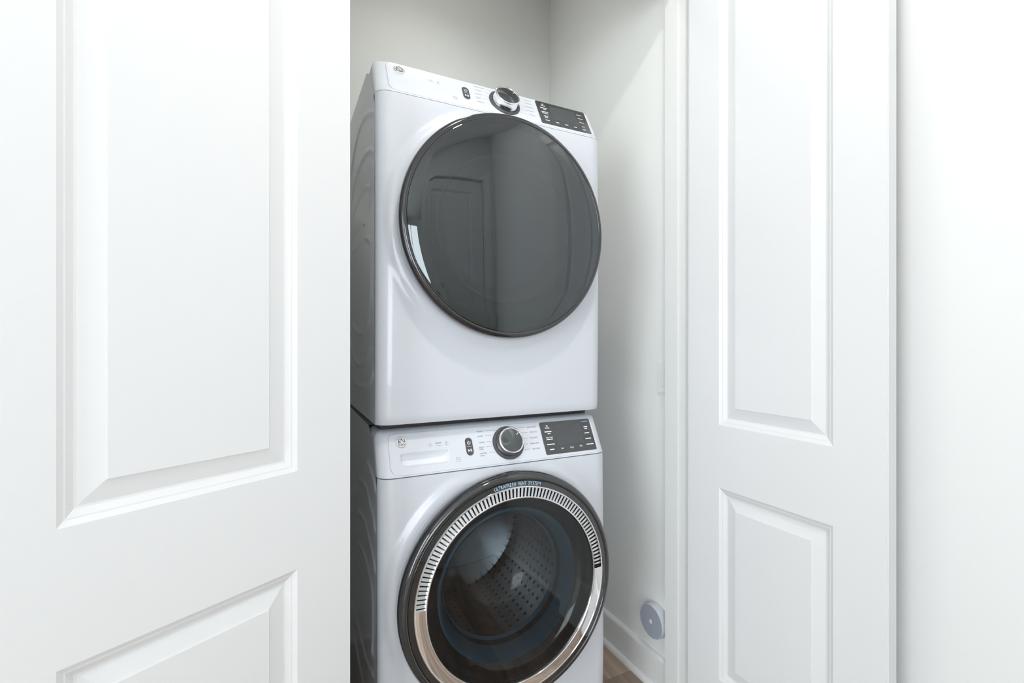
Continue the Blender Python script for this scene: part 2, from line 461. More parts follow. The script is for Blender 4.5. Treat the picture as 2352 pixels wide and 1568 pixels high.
# right leaf, folded back at right angles to the opening
ZA, ZB = 1.028, 0.838
panel_door('door_1', 'white two panel door swung open against the side wall', (1.181, 1.127, 0.008), R(-90), 0.561,
           (0.118, 0.447), (0.25, ZB - 0.008, ZA - 0.008, 2.37), hinge_side=0.037)
# left leaf, swung wide open towards the camera
T = 0.035; A2 = R(210.1)
hx, hy = 0.1300, 1.0880
ly = Vector((-math.sin(A2), math.cos(A2)))
panel_door('door_2', 'white two panel door swung wide open in front of the closet', (hx - ly.x * T, hy - ly.y * T, 0.008), A2, 0.60,
           (0.1253, 0.4763), (0.25, 0.8287 - 0.008, 1.023 - 0.008, 2.37), hinge_side=-0.004)
# door in the wall facing the closet
panel_door('door_3', 'closed white two panel door across the hall', (D3X0, RY0 - 0.05, 0.008), 0.0, D3X1 - D3X0,
           (0.12, D3X1 - D3X0 - 0.12), (0.25, ZB, ZA, 2.37), hinge_side=0.040)
t4 = empty('trim_4', ((D3X0 + D3X1) / 2, RY0, 0)); struct(t4, 'white casing round the door across the hall')
dw = (D3X1 - D3X0) / 2
boxobj('casing', (-dw - 0.085, -dw - 0.012, -0.001, 0.018, 0, 2.58), M['trim'], t4, bev=0.004)
boxobj('casing', (dw + 0.012, dw + 0.085, -0.001, 0.018, 0, 2.58), M['trim'], t4, bev=0.004)
boxobj('casing', (-dw - 0.012, dw + 0.012, -0.001, 0.018, 2.51, 2.58), M['trim'], t4, bev=0.004)
boxobj('jamb_board', (-dw - 0.02, -dw - 0.003, -0.1, 0.0, 0, 2.512), M['trim'], t4)
boxobj('jamb_board', (dw + 0.003, dw + 0.02, -0.1, 0.0, 0, 2.512), M['trim'], t4)
boxobj('head_board', (-dw - 0.02, dw + 0.02, -0.1, 0.0, 2.502, 2.525), M['trim'], t4)

# ------------------------------------------------------------------ appliances
HW = 0.3625; DEPTH = 0.80; RC = 0.032; CW = 0.045; LEAN = R(27.96)
EXT = 0.133

def corner(x):
    """plan rounding of the front edges: quarter ellipse CW wide, RC deep"""
    d = abs(x) - (HW - CW)
    if d <= 0: return 0.0
    d = min(d / CW, 1.0)
    return RC * (1 - math.sqrt(max(0.0, 1 - d * d)))

def sstep(a, b, x):
    t = min(1, max(0, (x - a) / (b - a))); return t * t * (3 - 2 * t)

def xsamples():
    a = [-(HW - CW) + 2 * (HW - CW) * i / 84 for i in range(85)]
    c = [HW - CW + CW * math.sin(R(90 * i / 14)) for i in range(1, 15)]
    return [-q for q in reversed(c)] + a + c

def front_shell(zb, zs, dz, dr):
    """bowed front below the control panel, lip round the door, hole behind it"""
    xs = xsamples(); nz = 96
    bm = bmesh.new(); G = []
    for k in range(nz + 1):
        z = zb + (zs - 0.0015 - zb) * k / nz
        row = []
        for x in xs:
            t = abs(x) / HW
            tz = (z - zb) / (zs - zb)
            b = 0.018 * (math.sin(math.pi * tz) ** 0.75 if 0 < tz < 1 else 0) * (1 - 0.75 * t * t)
            r = math.hypot(x, z - dz)
            lip = 0.008 * sstep(dr + 0.034, dr + 0.010, r) * sstep(HW, HW - 0.03, abs(x)) * sstep(zs - 0.004, zs - 0.035, z)
            fb = 0.0
            if tz < 0.015: fb = 0.004 * (1 - tz / 0.015)
            row.append(bm.verts.new((x, corner(x) - b - lip + fb, z)))
        G.append(row)
    for k in range(nz):
        for i in range(len(xs) - 1):
            c = [G[k][i], G[k][i + 1], G[k + 1][i + 1], G[k + 1][i]]
            m = sum((q.co for q in c), Vector()) / 4
            if math.hypot(m.x, m.z - dz) < dr - 0.035: continue
            bm.faces.new(c)
    # return flanges so the shell has thickness
    for row in (G[0], G[-1]):
        back = [bm.verts.new((q.co.x * 0.995, RC + 0.004, q.co.z)) for q in row]
        for i in range(len(row) - 1): bm.faces.new((row[i], back[i], back[i + 1], row[i + 1]))
    return bm

def fascia_shell(zs, hole=None):
    xs = [q * 0.999 for q in xsamples()]; es = Vector((math.sin(LEAN), math.cos(LEAN)))
    prof = [(RC + 0.004, 0.0), (0.004, 0.0), (0.0012, 0.001)]
    ns = 26; stop = 0.112
    for i in range(ns + 1):
        s = 0.003 + (stop - 0.003) * i / ns; prof.append((es.x * s, es.y * s))
    ztop = EXT * es.y; p = Vector(prof[-1])
    ctrl = (p, p + es * 0.020, Vector((p.x + 0.030, ztop)), Vector((p.x + 0.055, ztop)))
    for i in range(1, 9):
        t = i / 8; q = (1 - t) ** 3 * ctrl[0] + 3 * (1 - t) ** 2 * t * ctrl[1] + 3 * (1 - t) * t * t * ctrl[2] + t ** 3 * ctrl[3]
        prof.append((q.x, q.y))
    prof += [(0.150, ztop), (0.174, ztop), (0.178, ztop - 0.004), (0.178, ztop - 0.02)]
    bm = bmesh.new(); G = []
    rt = 0.026
    for (y, z) in prof:
        row = []
        for x in xs:
            d = abs(x) - (HW - rt); drop = 0
            if d > 0: drop = rt - math.sqrt(max(0, rt * rt - min(d, rt) ** 2))
            zz = min(z, ztop - drop); zz = max(zz, 0.0)
            yy = y + corner(x) * (1 - sstep(0.10, 0.15, y))
            row.append(bm.verts.new((x, yy, zs + zz)))
        G.append(row)
    for k in range(len(prof) - 1):
        for i in range(len(xs) - 1):
            c = [G[k][i], G[k][i + 1], G[k + 1][i + 1], G[k + 1][i]]
            if hole:
                m = sum((q.co for q in c), Vector()) / 4
                s = (m.z - zs) / math.cos(LEAN)
                if hole[0] < m.x < hole[1] and hole[2] < s < hole[3] and m.y < 0.06: continue
            bm.faces.new(c)
    for i in (0, -1):
        bm.faces.new([row[i] for row in G])
    return bm

def side_grid(bm, x, sgn, z0, z1, ribs, zs):
    ny, nz = 120, 168
    zz = np.linspace(z0, z1, nz)
    Y, Z = np.meshgrid(np.linspace(0, 1, ny), zz)
    st = RC - 0.0006 + np.maximum(0, Z - zs) * math.tan(LEAN)
    Y = st + Y * (DEPTH - st)
    tt = np.clip((Y - 0.09) / 0.08, 0, 1); top = z1 - 0.032 * (1 - tt * tt * (3 - 2 * tt))
    Z = z0 + (Z - z0) * (top - z0) / (z1 - z0)
    D = np.zeros_like(Y)
    for path, wd, hgt in ribs:
        P = smooth_path(path, 6) if len(path) > 2 else [Vector(p) for p in path]
        best = np.full_like(Y, 9.0)
        for a, b in zip(P, P[1:]):
            d = b - a; L2 = max(d.length_squared, 1e-9)
            t = np.clip(((Y - a.x) * d.x + (Z - a.y) * d.y) / L2, 0, 1)
            best = np.minimum(best, np.hypot(Y - a.x - t * d.x, Z - a.y - t * d.y))
        D = np.maximum(D, hgt * np.exp(-(best / wd) ** 2))
    V = [[bm.verts.new((x + sgn * float(D[k, i]), float(Y[k, i]), float(Z[k, i]))) for i in range(ny)] for k in range(nz)]
    for k in range(nz - 1):
        for i in range(ny - 1):
            c = (V[k][i], V[k][i + 1], V[k + 1][i + 1], V[k + 1][i])
            bm.faces.new(c if sgn > 0 else c[::-1])
    return V

def cabinet(zb, zt, ribs, zs):
    bm = bmesh.new()
    A = side_grid(bm, -HW, -1, zb, zt, ribs, zs); B = side_grid(bm, HW, 1, zb, zt, ribs, zs)
    def q(a, b, c, d): bm.faces.new([bm.verts.new(p) for p in (a, b, c, d)])
    y0, y1 = RC, DEPTH
    q((-HW, y1, zb), (HW, y1, zb), (HW, y1, zt), (-HW, y1, zt))
    q((-HW, 0.168, zt), (HW, 0.168, zt), (HW, y1, zt), (-HW, y1, zt))
    q((-HW, y0, zb), (HW, y0, zb), (HW, y1, zb), (-HW, y1, zb))
    return bm

def logo(parent, base, x, s):
    bm = bmesh.new(); r = 0.0155
    lathe(bm, [(r, 0.0016), (r, 0.0032), (r * 0.94, 0.0042), (r * 0.82, 0.0044), (r * 0.78, 0.0038), (0, 0.0038)], 40)
    o = fin('logo_badge', bm, M['badge'], parent, smooth=True, mtx=base @ Matrix.Translation((x, s, 0)))
    bm = bmesh.new()
    pts = []
    for i in range(72):
        a = 2 * math.pi * i / 72
        q = r * (0.67 + 0.045 * math.cos(4 * (a - R(45))) + 0.02 * math.cos(8 * a))
        pts.append(bm.verts.new((q * math.cos(a), q * math.sin(a), 0.0042)))
    bm.faces.new(pts)
    fin('emblem_ground', bm, M['badgedark'], o)
    bm = bmesh.new()
    g = [(-.06, .10), (-.12, .34), (-.26, .47), (-.40, .36), (-.36, .18), (-.20, .16), (-.10, .02), (-.08, -.22), (-.18, -.44), (-.36, -.46), (-.46, -.28), (-.36, -.14), (-.24, -.22), (-.28, -.32)]
    e = [(.04, .02), (.08, .26), (.20, .46), (.36, .46), (.42, .30), (.30, .16), (.14, .10), (.10, -.16), (.18, -.40), (.36, -.44), (.48, -.26), (.40, -.06), (.26, -.08), (.24, -.22), (.33, -.26)]
    for st in (g, e): ribbon(bm, st, 0.15, 0.0048, sc=r)
    for a in (0, 90, 180, 270):
        arc = [(0.60 * math.cos(R(a + d)), 0.60 * math.sin(R(a + d))) for d in (-24, -8, 8, 24)]
        arc = [(q[0] * (1 + 0.10 * (abs(i - 1.5) < 1)), q[1] * (1 + 0.10 * (abs(i - 1.5) < 1))) for i, q in enumerate(arc)]
        ribbon(bm, arc, 0.10, 0.0048, sc=r)
    fin('emblem_script', bm, M['badge'], o)

def power_keys(parent, base, x, s0, s1):
    bm = bmesh.new(); hwid = 0.0108
    slab(bm, rrect(x - hwid - 0.0025, x + hwid + 0.0025, s0 - 0.0025, s1 + 0.0025, hwid + 0.0024, 8), 0.0, 0.0022, 0.0005)
    o = fin('power_key_surround', bm, M['plastic'], parent, smooth=True, mtx=base)
    bm = bmesh.new()
    slab(bm, rrect(x - hwid, x + hwid, s0, s1, hwid - 0.0001, 8), 0.001, 0.0034, 0.0006)
    fin('power_key', bm, M['ringgrey'], parent, smooth=True, mtx=base)
    bm = bmesh.new(); h = 0.0037; c = s1 - 0.015; m = (s0 + s1) / 2
    arc = [(x + 0.0044 * math.cos(R(a)), c + 0.0044 * math.sin(R(a))) for a in range(125, 416, 15)]
    ribbon(bm, arc, 0.0018, h)
    def bar(x0, x1, y0, y1):
        bm.faces.new([bm.verts.new(p) for p in ((x0, y0, h), (x1, y0, h), (x1, y1, h), (x0, y1, h))])
    bar(x - 0.0006, x + 0.0006, c + 0.0008, c + 0.0050); bar(x - 0.0072, x + 0.0072, m - 0.0004, m + 0.0004)
    c = s0 + 0.0145
    bm.faces.new([bm.verts.new(p) for p in ((x - 0.0052, c - 0.0042, h), (x + 0.0006, c, h), (x - 0.0052, c + 0.0042, h))])
    bar(x + 0.0018, x + 0.0032, c - 0.004, c + 0.004); bar(x + 0.0044, x + 0.0058, c - 0.004, c + 0.004)
    fin('key_symbols', bm, M['whiteprint'], parent, mtx=base)

def dial(parent, base, x, s):
    bm = bmesh.new()
    lathe(bm, [(0.0505, 0.0), (0.0505, 0.0035), (0.0495, 0.0048), (0.0425, 0.0052), (0.0415, 0.002), (0, 0.002)], 72)
    o = fin('dial_ring', bm, M['ringgrey'], parent, smooth=True, mtx=base @ Matrix.Translation((x, s, 0)))
    bm = bmesh.new()
    lathe(bm, [(0.0405, 0.002), (0.0405, 0.008), (0.0395, 0.0095), (0.0388, 0.0245), (0.0395, 0.026), (0.0392, 0.0285), (0.0375, 0.0298), (0.0355, 0.0298), (0.0345, 0.0285)], 72)
    k = fin('dial', bm, M['chrome'], parent, smooth=True, mtx=base @ Matrix.Translation((x, s, 0)), angle=R(50))
    bm = bmesh.new(); lathe(bm, [(0.0346, 0.0284), (0.033, 0.0290), (0, 0.0290)], 72)
    fin('dial_face', bm, M['dialface'], k, smooth=True)
    bm = bmesh.new()
    a = R(38)
    for r0, r1 in ((0.024, 0.0325),):
        d = Vector((math.cos(a), math.sin(a))); n = Vector((-d.y, d.x)) * 0.0009
        bm.faces.new([bm.verts.new((p.x, p.y, 0.0293)) for p in (d * r0 - n, d * r1 - n, d * r1 + n, d * r0 + n)])
    fin('dial_pointer', bm, M['whiteprint'], k)

def bars(bm, lst, h):
    for x0, x1, y, t in lst:
        # unreadable small print: a broken strip of short strokes
        x = x0; i = 0
        while x < x1 - 1e-4:
            l = min(0.0026 + 0.0012 * ((i * 7) % 3), x1 - x)
            bm.faces.new([bm.verts.new(p) for p in ((x, y - t / 2, h), (x + l, y - t / 2, h), (x + l, y + t / 2, h), (x, y + t / 2, h))])
            x += l + 0.0004; i += 1

def line(bm, x0, x1, y, h, t=0.0006):
    bm.faces.new([bm.verts.new(p) for p in ((x0, y - t / 2, h), (x1, y - t / 2, h), (x1, y + t / 2, h), (x0, y + t / 2, h))])

def control_panel(root, zs, kind):
    PMX = Matrix(((1, 0, 0, 0), (0, math.sin(LEAN), -math.cos(LEAN), 0), (0, math.cos(LEAN), math.sin(LEAN), zs), (0, 0, 0, 1)))
    # fascia (moulded white plastic) and its flat raised face
    hole = (-0.315, -0.150, 0.016, 0.075) if kind == 'washer' else None
    fascia = fin('control_panel', fascia_shell(zs, hole), M['plastic'], root, smooth=True, angle=R(40))
    mtx = PMX
    bm = bmesh.new()
    o2 = rrect(-0.3300, 0.3350, 0.005, 0.1205, (0.024, 0.020, 0.016, 0.016), 8)
    top = inset(o2, 0.0022)
    if kind == 'washer':
        L = loft(bm, [[(a, b, -0.001) for a, b in o2], [(a, b, 0.0004) for a, b in o2], [(a, b, 0.0012) for a, b in inset(o2, 0.001)], [(a, b, 0.0015) for a, b in top]], cap_end=False)
        hp = rrect(-0.302, -0.164, 0.0255, 0.0645, (0.019, 0.019, 0.005, 0.005), 8)
        hv = [bm.verts.new((a, b, 0.0015)) for a, b in hp]
        he = [bm.edges.new((hv[i], hv[(i + 1) % len(hv)])) for i in range(len(hv))]
        oe = [e for e in bm.edges if all(v in set(L[-1]) for v in e.verts)]
        bmesh.ops.triangle_fill(bm, edges=oe + he, use_beauty=True)
    else:
        loft(bm, [[(a, b, -0.001) for a, b in o2], [(a, b, 0.0004) for a, b in o2], [(a, b, 0.0012) for a, b in inset(o2, 0.001)], [(a, b, 0.0015) for a, b in top]])
    plate = fin('panel_face', bm, M['plastic'], fascia, smooth=True, mtx=mtx, angle=R(20))
    if kind == 'washer':
        bm = bmesh.new()
        def lift(p, dep, ins, up=0.0): return [(a, b + up, dep) for a, b in inset(p, ins)]
        loft(bm, [lift(hp, 0.0015, 0), lift(hp, 0.0002, 0.0008), lift(hp, -0.006, 0.0035), lift(hp, -0.016, 0.0065), lift(hp, -0.019, 0.0105)])
        for f in bm.faces: f.normal_flip()
        fin('drawer_grip', bm, M['recess'], root, smooth=True, mtx=mtx, recalc=False, angle=R(60))
    # everything set into or printed on the panel hangs on the machine, in panel coordinates
    def part(name, bm, m, smooth=False): return fin(name, bm, m, root, smooth=smooth, mtx=mtx)
    logo(root, mtx, -0.2945, 0.0955)
    power_keys(root, mtx, -0.1035, 0.0385, 0.0905)
    dial(root, mtx, 0.021, 0.064)
    # display
    bm = bmesh.new(); slab(bm, rrect(0.1385, 0.3265, 0.0135, 0.1175, 0.005, 5), 0.0, 0.0026, 0.0005)
    part('display', bm, M['display'], True)
    bm = bmesh.new(); h = 0.0028
    bm.faces.new([bm.verts.new((a, b, h)) for a, b in rrect(0.186, 0.284, 0.040, 0.104, 0.002, 3)])
    part('display_window', bm, M['lcd'])
    h = 0.0031; bm = bmesh.new()
    add_text(bm, 'My', 0.0068, 0.1635, 0.1045, h, 'CENTER', bold=0.010); add_text(bm, 'Settings', 0.0068, 0.163, 0.0982, h, 'CENTER', 0.75, bold=0.010)
    bold = 0.0030
    if kind == 'washer':
        bars(bm, [(0.1502, 0.1758, 0.0855, bold), (0.1600, 0.1705, 0.0789, 0.0022)], h)
        add_text(bm, 'Delay Wash', 0.0068, 0.163, 0.0669, h, 'CENTER', 0.72, bold=0.010)
        bars(bm, [(0.1515, 0.1739, 0.0607, 0.0022), (0.1491, 0.1761, 0.0450, bold), (0.1547, 0.1710, 0.0287, bold)], h)
        add_text(bm, 'Soil', 0.0072, 0.1995, 0.029, h, 'CENTER', bold=0.010); add_text(bm, 'Temp', 0.0072, 0.2346, 0.0292, h, 'CENTER', 0.8, bold=0.010); add_text(bm, 'Spin', 0.0072, 0.2697, 0.0308, h, 'CENTER', bold=0.010)
        bars(bm, [(0.2977, 0.3121, 0.0905, bold), (0.2999, 0.3096, 0.0844, bold), (0.2951, 0.3131, 0.0697, bold), (0.2928, 0.3148, 0.0513, bold), (0.2907, 0.3176, 0.0327, bold)], h)
    else:
        bars(bm, [(0.1500, 0.1760, 0.0862, bold), (0.1600, 0.1700, 0.0803, 0.0022), (0.1510, 0.1745, 0.0680, bold), (0.1515, 0.1735, 0.0615, 0.0022), (0.1550, 0.1695, 0.0490, bold), (0.1555, 0.1680, 0.0428, bold), (0.155, 0.170, 0.0297, bold),
                  (0.1935, 0.205, 0.0292, bold), (0.227, 0.2390, 0.0287, bold), (0.2610, 0.2720, 0.0282, bold)], h)
        bars(bm, [(0.2895, 0.3115, 0.0945, 0.0020), (0.2900, 0.3110, 0.0775, 0.0020), (0.2900, 0.3095, 0.0590, 0.0020), (0.2950, 0.3065, 0.0400, 0.0020), (0.2950, 0.3050, 0.0255, bold)], h)
    part('display_lettering', bm, M['whiteprint'])
    bm = bmesh.new()
    if kind == 'washer':
        add_text(bm, '8:88', 0.0165, 0.232, 0.099, 0.0031, 'CENTER', 1.0)
        for i in range(3): line(bm, 0.262, 0.274, 0.066 - 0.008 * i, 0.0031, 0.0022)
        part('display_segments', bm, M['ringgrey'])
        bm = bmesh.new(); bars(bm, [(0.292, 0.3185, 0.1085, 0.0026)], 0.0031); part('vent_key_mark', bm, M['violetprint'])
    else: bm.free()
    # cycle names round the dial
    h = 0.0018; bm = bmesh.new()
    if kind == 'washer':
        for s, a, y, ln in (('NORMAL', -0.0734, 0.106, -0.0455), ('WHITES', -0.0733, 0.0914, -0.0485), ('TOWELS', -0.0726, 0.073, -0.0475), ('BULKY', -0.0730, 0.0583, -0.0535), ('SANITIZE', -0.0744, 0.0406, -0.0445)):
            add_text(bm, s, 0.0062, a, y, h, 'LEFT', 0.80)
            dx = math.sqrt(max(0, 0.053 ** 2 - (y - 0.064) ** 2)); line(bm, ln, 0.021 - dx, y + 0.0004, h)
        for s, a, y in (('Bedding', -0.0735, 0.0532), ('Allergen', -0.0744, 0.0347)): add_text(bm, s, 0.0052, a, y, h, 'LEFT', 0.75)
        for s, b, y, ln in (('QUICK WASH', 0.1249, 0.1055, 0.088), ('DELICATES', 0.124, 0.0899, 0.0925), ('COLD WASH', 0.124, 0.072, 0.0885), ('RINSE & SPIN', 0.1224, 0.0544, 0.0845), ('SELF CLEAN', 0.1227, 0.0378, 0.089)):
            add_text(bm, s, 0.0062, b, y, h, 'RIGHT', 0.80)
            dx = math.sqrt(max(0, 0.053 ** 2 - (y - 0.064) ** 2)); line(bm, 0.021 + dx, ln, y + 0.0004, h)
        part('cycle_lettering', bm, M['greyprint'])
    else:
        bars(bm, [(-0.0722, -0.0380, 0.1080, 0.0022), (-0.0722, -0.0495, 0.0930, 0.0022), (-0.0731, -0.0519, 0.0755, 0.0022), (-0.0736, -0.0573, 0.0610, 0.0020), (-0.0730, -0.0585, 0.0550, 0.0016), (-0.0740, -0.0501, 0.0410, 0.0026),
                  (0.0995, 0.1220, 0.1060, 0.0020), (0.0980, 0.1235, 0.0905, 0.0020), (0.0925, 0.1235, 0.0735, 0.0024), (0.0930, 0.1222, 0.0560, 0.0024), (0.0975, 0.1200, 0.0385, 0.0022)], h)
        for y, a in ((0.108, -0.034), (0.093, -0.0465), (0.0755, -0.049), (0.061, -0.0543), (0.041, -0.047)):
            dx = math.sqrt(max(0, 0.053 ** 2 - (y - 0.064) ** 2)); line(bm, a, 0.021 - dx, y, h, 0.0005)
        for y, b in ((0.106, 0.095), (0.0905, 0.095), (0.0735, 0.0895), (0.056, 0.090), (0.0385, 0.0945)):
            dx = math.sqrt(max(0, 0.053 ** 2 - (y - 0.064) ** 2)); line(bm, 0.021 + dx, b, y, h, 0.0005)
        part('cycle_lettering', bm, M['paleprint'])
    # small feature symbols
    bm = bmesh.new()
    wx = -0.1690 if kind == 'washer' else -0.1850
    for rr in (0.0018, 0.0036, 0.0054):
        ribbon(bm, [(wx + rr * math.cos(R(a)), 0.0795 + rr * math.sin(R(a))) for a in (45, 68, 90, 112, 135)], 0.0011, h)
    bars(bm, [(wx - 0.006, wx + 0.006, 0.0765, 0.0012)], h)
    if kind == 'washer':
        bars(bm, [(-0.2010, -0.1835, 0.0838, 0.0030)], h); bars(bm, [(-0.2005, -0.1840, 0.0765, 0.0012)], h)
        add_text(bm, '4.8', 0.0075, -0.2165, 0.0820, h, 'CENTER', 0.9); bars(bm, [(-0.2225, -0.2105, 0.0765, 0.0010)], h)
    else:
        bars(bm, [(-0.2120, -0.2010, 0.0838, 0.0026), (-0.2130, -0.2000, 0.0765, 0.0012)], h)
    bx = -0.1415; by = 0.0315
    for y in (by + 0.005, by, by - 0.005): line(bm, bx - 0.0065, bx + 0.0065, y, h, 0.0012)
    line(bm, bx - 0.0065, bx - 0.0055, by + 0.0025, h, 0.005); line(bm, bx + 0.0055, bx + 0.0065, by + 0.0025, h, 0.005)
    part('feature_symbols', bm, M['paleprint'])

def feet(root, h):
    for sx in (-1, 1):
        for y in (0.20, DEPTH - 0.08):
            bm = bmesh.new(); lathe(bm, [(0, 0), (0.026, 0), (0.026, 0.008), (0.014, 0.010), (0.014, h + 0.002), (0, h + 0.002)], 20)
            fin('foot', bm, M['blackmat'], root, smooth=True).location = (sx * (HW - 0.055), y, 0)

def rel(lst, u0, zb): return [(a - u0, b - zb) for a, b in lst]

def DMX(z): return Matrix(((1, 0, 0, 0), (0, 0, -1, 0), (0, 1, 0, z), (0, 0, 0, 1)))

# ---- washer
VC, U0 = 0.580, 1.2433
washer = empty('washing_machine', (VC, U0, 0))
tag(washer, 'white front load washing machine with chrome ringed porthole door, under the dryer', 'washing machine')
ZS = 0.920; ZB_ = 0.018; DZ = 0.588
wr = [[(1.424, 0.928), (1.357, 0.916), (1.31, 0.901), (1.293, 0.883)], [(1.60, 0.833), (1.473, 0.849), (1.393, 0.83), (1.322, 0.798), (1.295, 0.775)],
      [(1.61, 0.722), (1.487, 0.738), (1.393, 0.717), (1.322, 0.69), (1.295, 0.668)], [(1.61, 0.618), (1.487, 0.634), (1.393, 0.616), (1.333, 0.576), (1.333, 0.419)],
      [(1.75, 0.356), (1.561, 0.344), (1.445, 0.337), (1.33, 0.365)], [(1.75, 0.262), (1.561, 0.231), (1.44, 0.218)]]
ribs = [(rel(p, U0, 0), 0.007, 0.0045) for p in wr]
fin('cabinet', cabinet(ZB_, 1.0372, ribs, ZS), M['enamel'], washer, smooth=True, angle=R(40))
fin('front_panel', front_shell(ZB_, ZS, DZ, 0.327), M['enamel'], washer, smooth=True, angle=R(40))
control_panel(washer, ZS, 'washer')
feet(washer, ZB_)
bm = bmesh.new()
lathe(bm, [(0.300, 0.018), (0.318, 0.026), (0.3255, 0.036), (0.327, 0.046), (0.3265, 0.056), (0.3225, 0.066), (0.3155, 0.0725), (0.309, 0.0735), (0.3055, 0.0715), (0.3045, 0.0685)], 160)
wdoor = fin('door', bm, M['black'], washer, smooth=True, mtx=DMX(DZ), angle=R(50))
wdoor['label'] = 'round porthole door with glossy black rim'
bm = bmesh.new(); lathe(bm, [(0.3048, 0.0690), (0.3035, 0.0712), (0.2895, 0.0722), (0.288, 0.068)], 160)
fin('lettering_band', bm, M['black'], wdoor, smooth=True)
bm = bmesh.new()
RO, RI = 0.2895, 0.2555
lathe(bm, [(RO, 0.066), (RO, 0.0735), (RO - 0.001, 0.0748), (RO - 0.0035, 0.0752), (RO - 0.005, 0.0742), (RO - 0.0052, 0.064)], 160)
lathe(bm, [(RI + 0.0047, 0.064), (RI + 0.0045, 0.0755), (RI + 0.003, 0.0765), (RI + 0.001, 0.0762), (RI, 0.075), (RI, 0.064)], 160)
lathe(bm, [(RO - 0.005, 0.0742), (RO - 0.012, 0.0752), (RI + 0.012, 0.0760), (RI + 0.0045, 0.0756)], 80, R(178.0), R(362.0))
fin('vent_ring', bm, M['chrome'], wdoor, smooth=True, angle=R(40))
bm = bmesh.new(); lathe(bm, [(RO - 0.004, 0.0645), (RI + 0.004, 0.0645)], 80, R(0), R(180)); fin('vent_backing', bm, M['ventdark'], wdoor)
# louvre slats in the upper half of the chrome ring
bm = bmesh.new()
x0, x1 = RI + 0.0042, RO - 0.0046
lp = []
for xx in (x0, x1):
    a = R(16); pr = [(-0.0037, -0.0008), (0.0037, -0.0008), (0.0037, 0.0006), (-0.0037, 0.0006)]
    lp.append([(xx, p * math.cos(a) - q * math.sin(a), 0.0705 + p * math.sin(a) + q * math.cos(a)) for p, q in pr])
loft(bm, lp, cap_start=True)
bmesh.ops.recalc_face_normals(bm, faces=bm.faces)
sl = bpy.data.meshes.new('vent_slat'); bm.to_mesh(sl); bm.free(); sl.materials.append(M['satin'])
N = 75
for i in range(N + 1):
    link('vent_slat', sl, M['satin'], wdoor, mtx=Matrix.Rotation(R(1.9 + 176.2 * i / N), 4, 'Z'))
bm = bmesh.new(); cx = 'ULTRAFRESH VENT SYSTEM'
adv = {'I': 0.45, ' ': 0.75, 'M': 1.25, 'L': 0.82, 'E': 0.85, 'F': 0.82, 'T': 0.85, 'S': 0.92, 'V': 0.98}
tot = sum(adv.get(c, 1.0) for c in cx); pos = 0; span = R(28.2)
for c in cx:
    a = adv.get(c, 1.0); th = R(89.4) + span / 2 - span * (pos + a / 2) / tot; pos += a
    if c != ' ': add_text(bm, c, 0.0142, 0.2968 * math.cos(th), 0.2968 * math.sin(th), 0.0727, 'CENTER', 0.76, th - math.pi / 2, bold=0.010)
fin('door_lettering', bm, M['blueprint'], wdoor)
bm = bmesh.new()
lathe(bm, [(RI + 0.0005, 0.0715), (0.20, 0.0775), (0.14, 0.0815), (0.07, 0.0838), (0, 0.0845)], 128)
fin('door_glass', bm, M['washglass'], wdoor, smooth=True, face_up=True)
bm = bmesh.new(); lathe(bm, [(RI + 0.004, 0.069), (RI - 0.004, 0.050), (0.235, 0.036), (0.219, 0.030), (0.214, 0.018)], 128)
fin('inner_frame', bm, M['black'], wdoor, smooth=True)
bm = bmesh.new(); lathe(bm, [(0.2165, 0.034), (0.212, 0.037), (0.204, 0.030), (0.190, -0.010), (0.184, -0.030), (0.180, -0.034)], 128)
fin('bowl_rim', bm, M['bluerim'], wdoor, smooth=True)
bm = bmesh.new(); lathe(bm, [(0.190, -0.006), (0.181, -0.045), (0.160, -0.085), (0.115, -0.118), (0.06, -0.132), (0, -0.136)], 96)
fin('glass_bowl', bm, M['bowlglass'], wdoor, smooth=True, face_up=True)
bm = bmesh.new(); lathe(bm, [(0.30, 0.015), (0.262, 0.005), (0.240, -0.01), (0.228, -0.03), (0.236, -0.045), (0.222, -0.060), (0.215, -0.075), (0.235, -0.09)], 96)
fin('gasket', bm, M['gasket'], washer, smooth=True, mtx=DMX(DZ))
bm = bmesh.new(); lathe(bm, [(0.225, -0.085), (0.262, -0.10), (0.265, -0.12), (0.265, -0.44), (0.25, -0.46), (0.10, -0.475), (0.0, -0.46)], 96)
drum = fin('drum', bm, M['drum'], washer, smooth=True, mtx=DMX(DZ))
for a in (35, 155, 275):
    bm = bmesh.new()
    loft(bm, [[(p, q, -0.12 - 0.3 * k) for p, q in ((0.266, -0.045), (0.245, -0.028), (0.215, -0.010), (0.210, 0.0), (0.215, 0.010), (0.245, 0.028), (0.266, 0.045))] for k in (0, 0.5, 1)], cap_start=True)
    fin('drum_baffle', bm, M['steel'], drum, smooth=True, mtx=Matrix.Rotation(R(a), 4, 'Z'), angle=R(50))

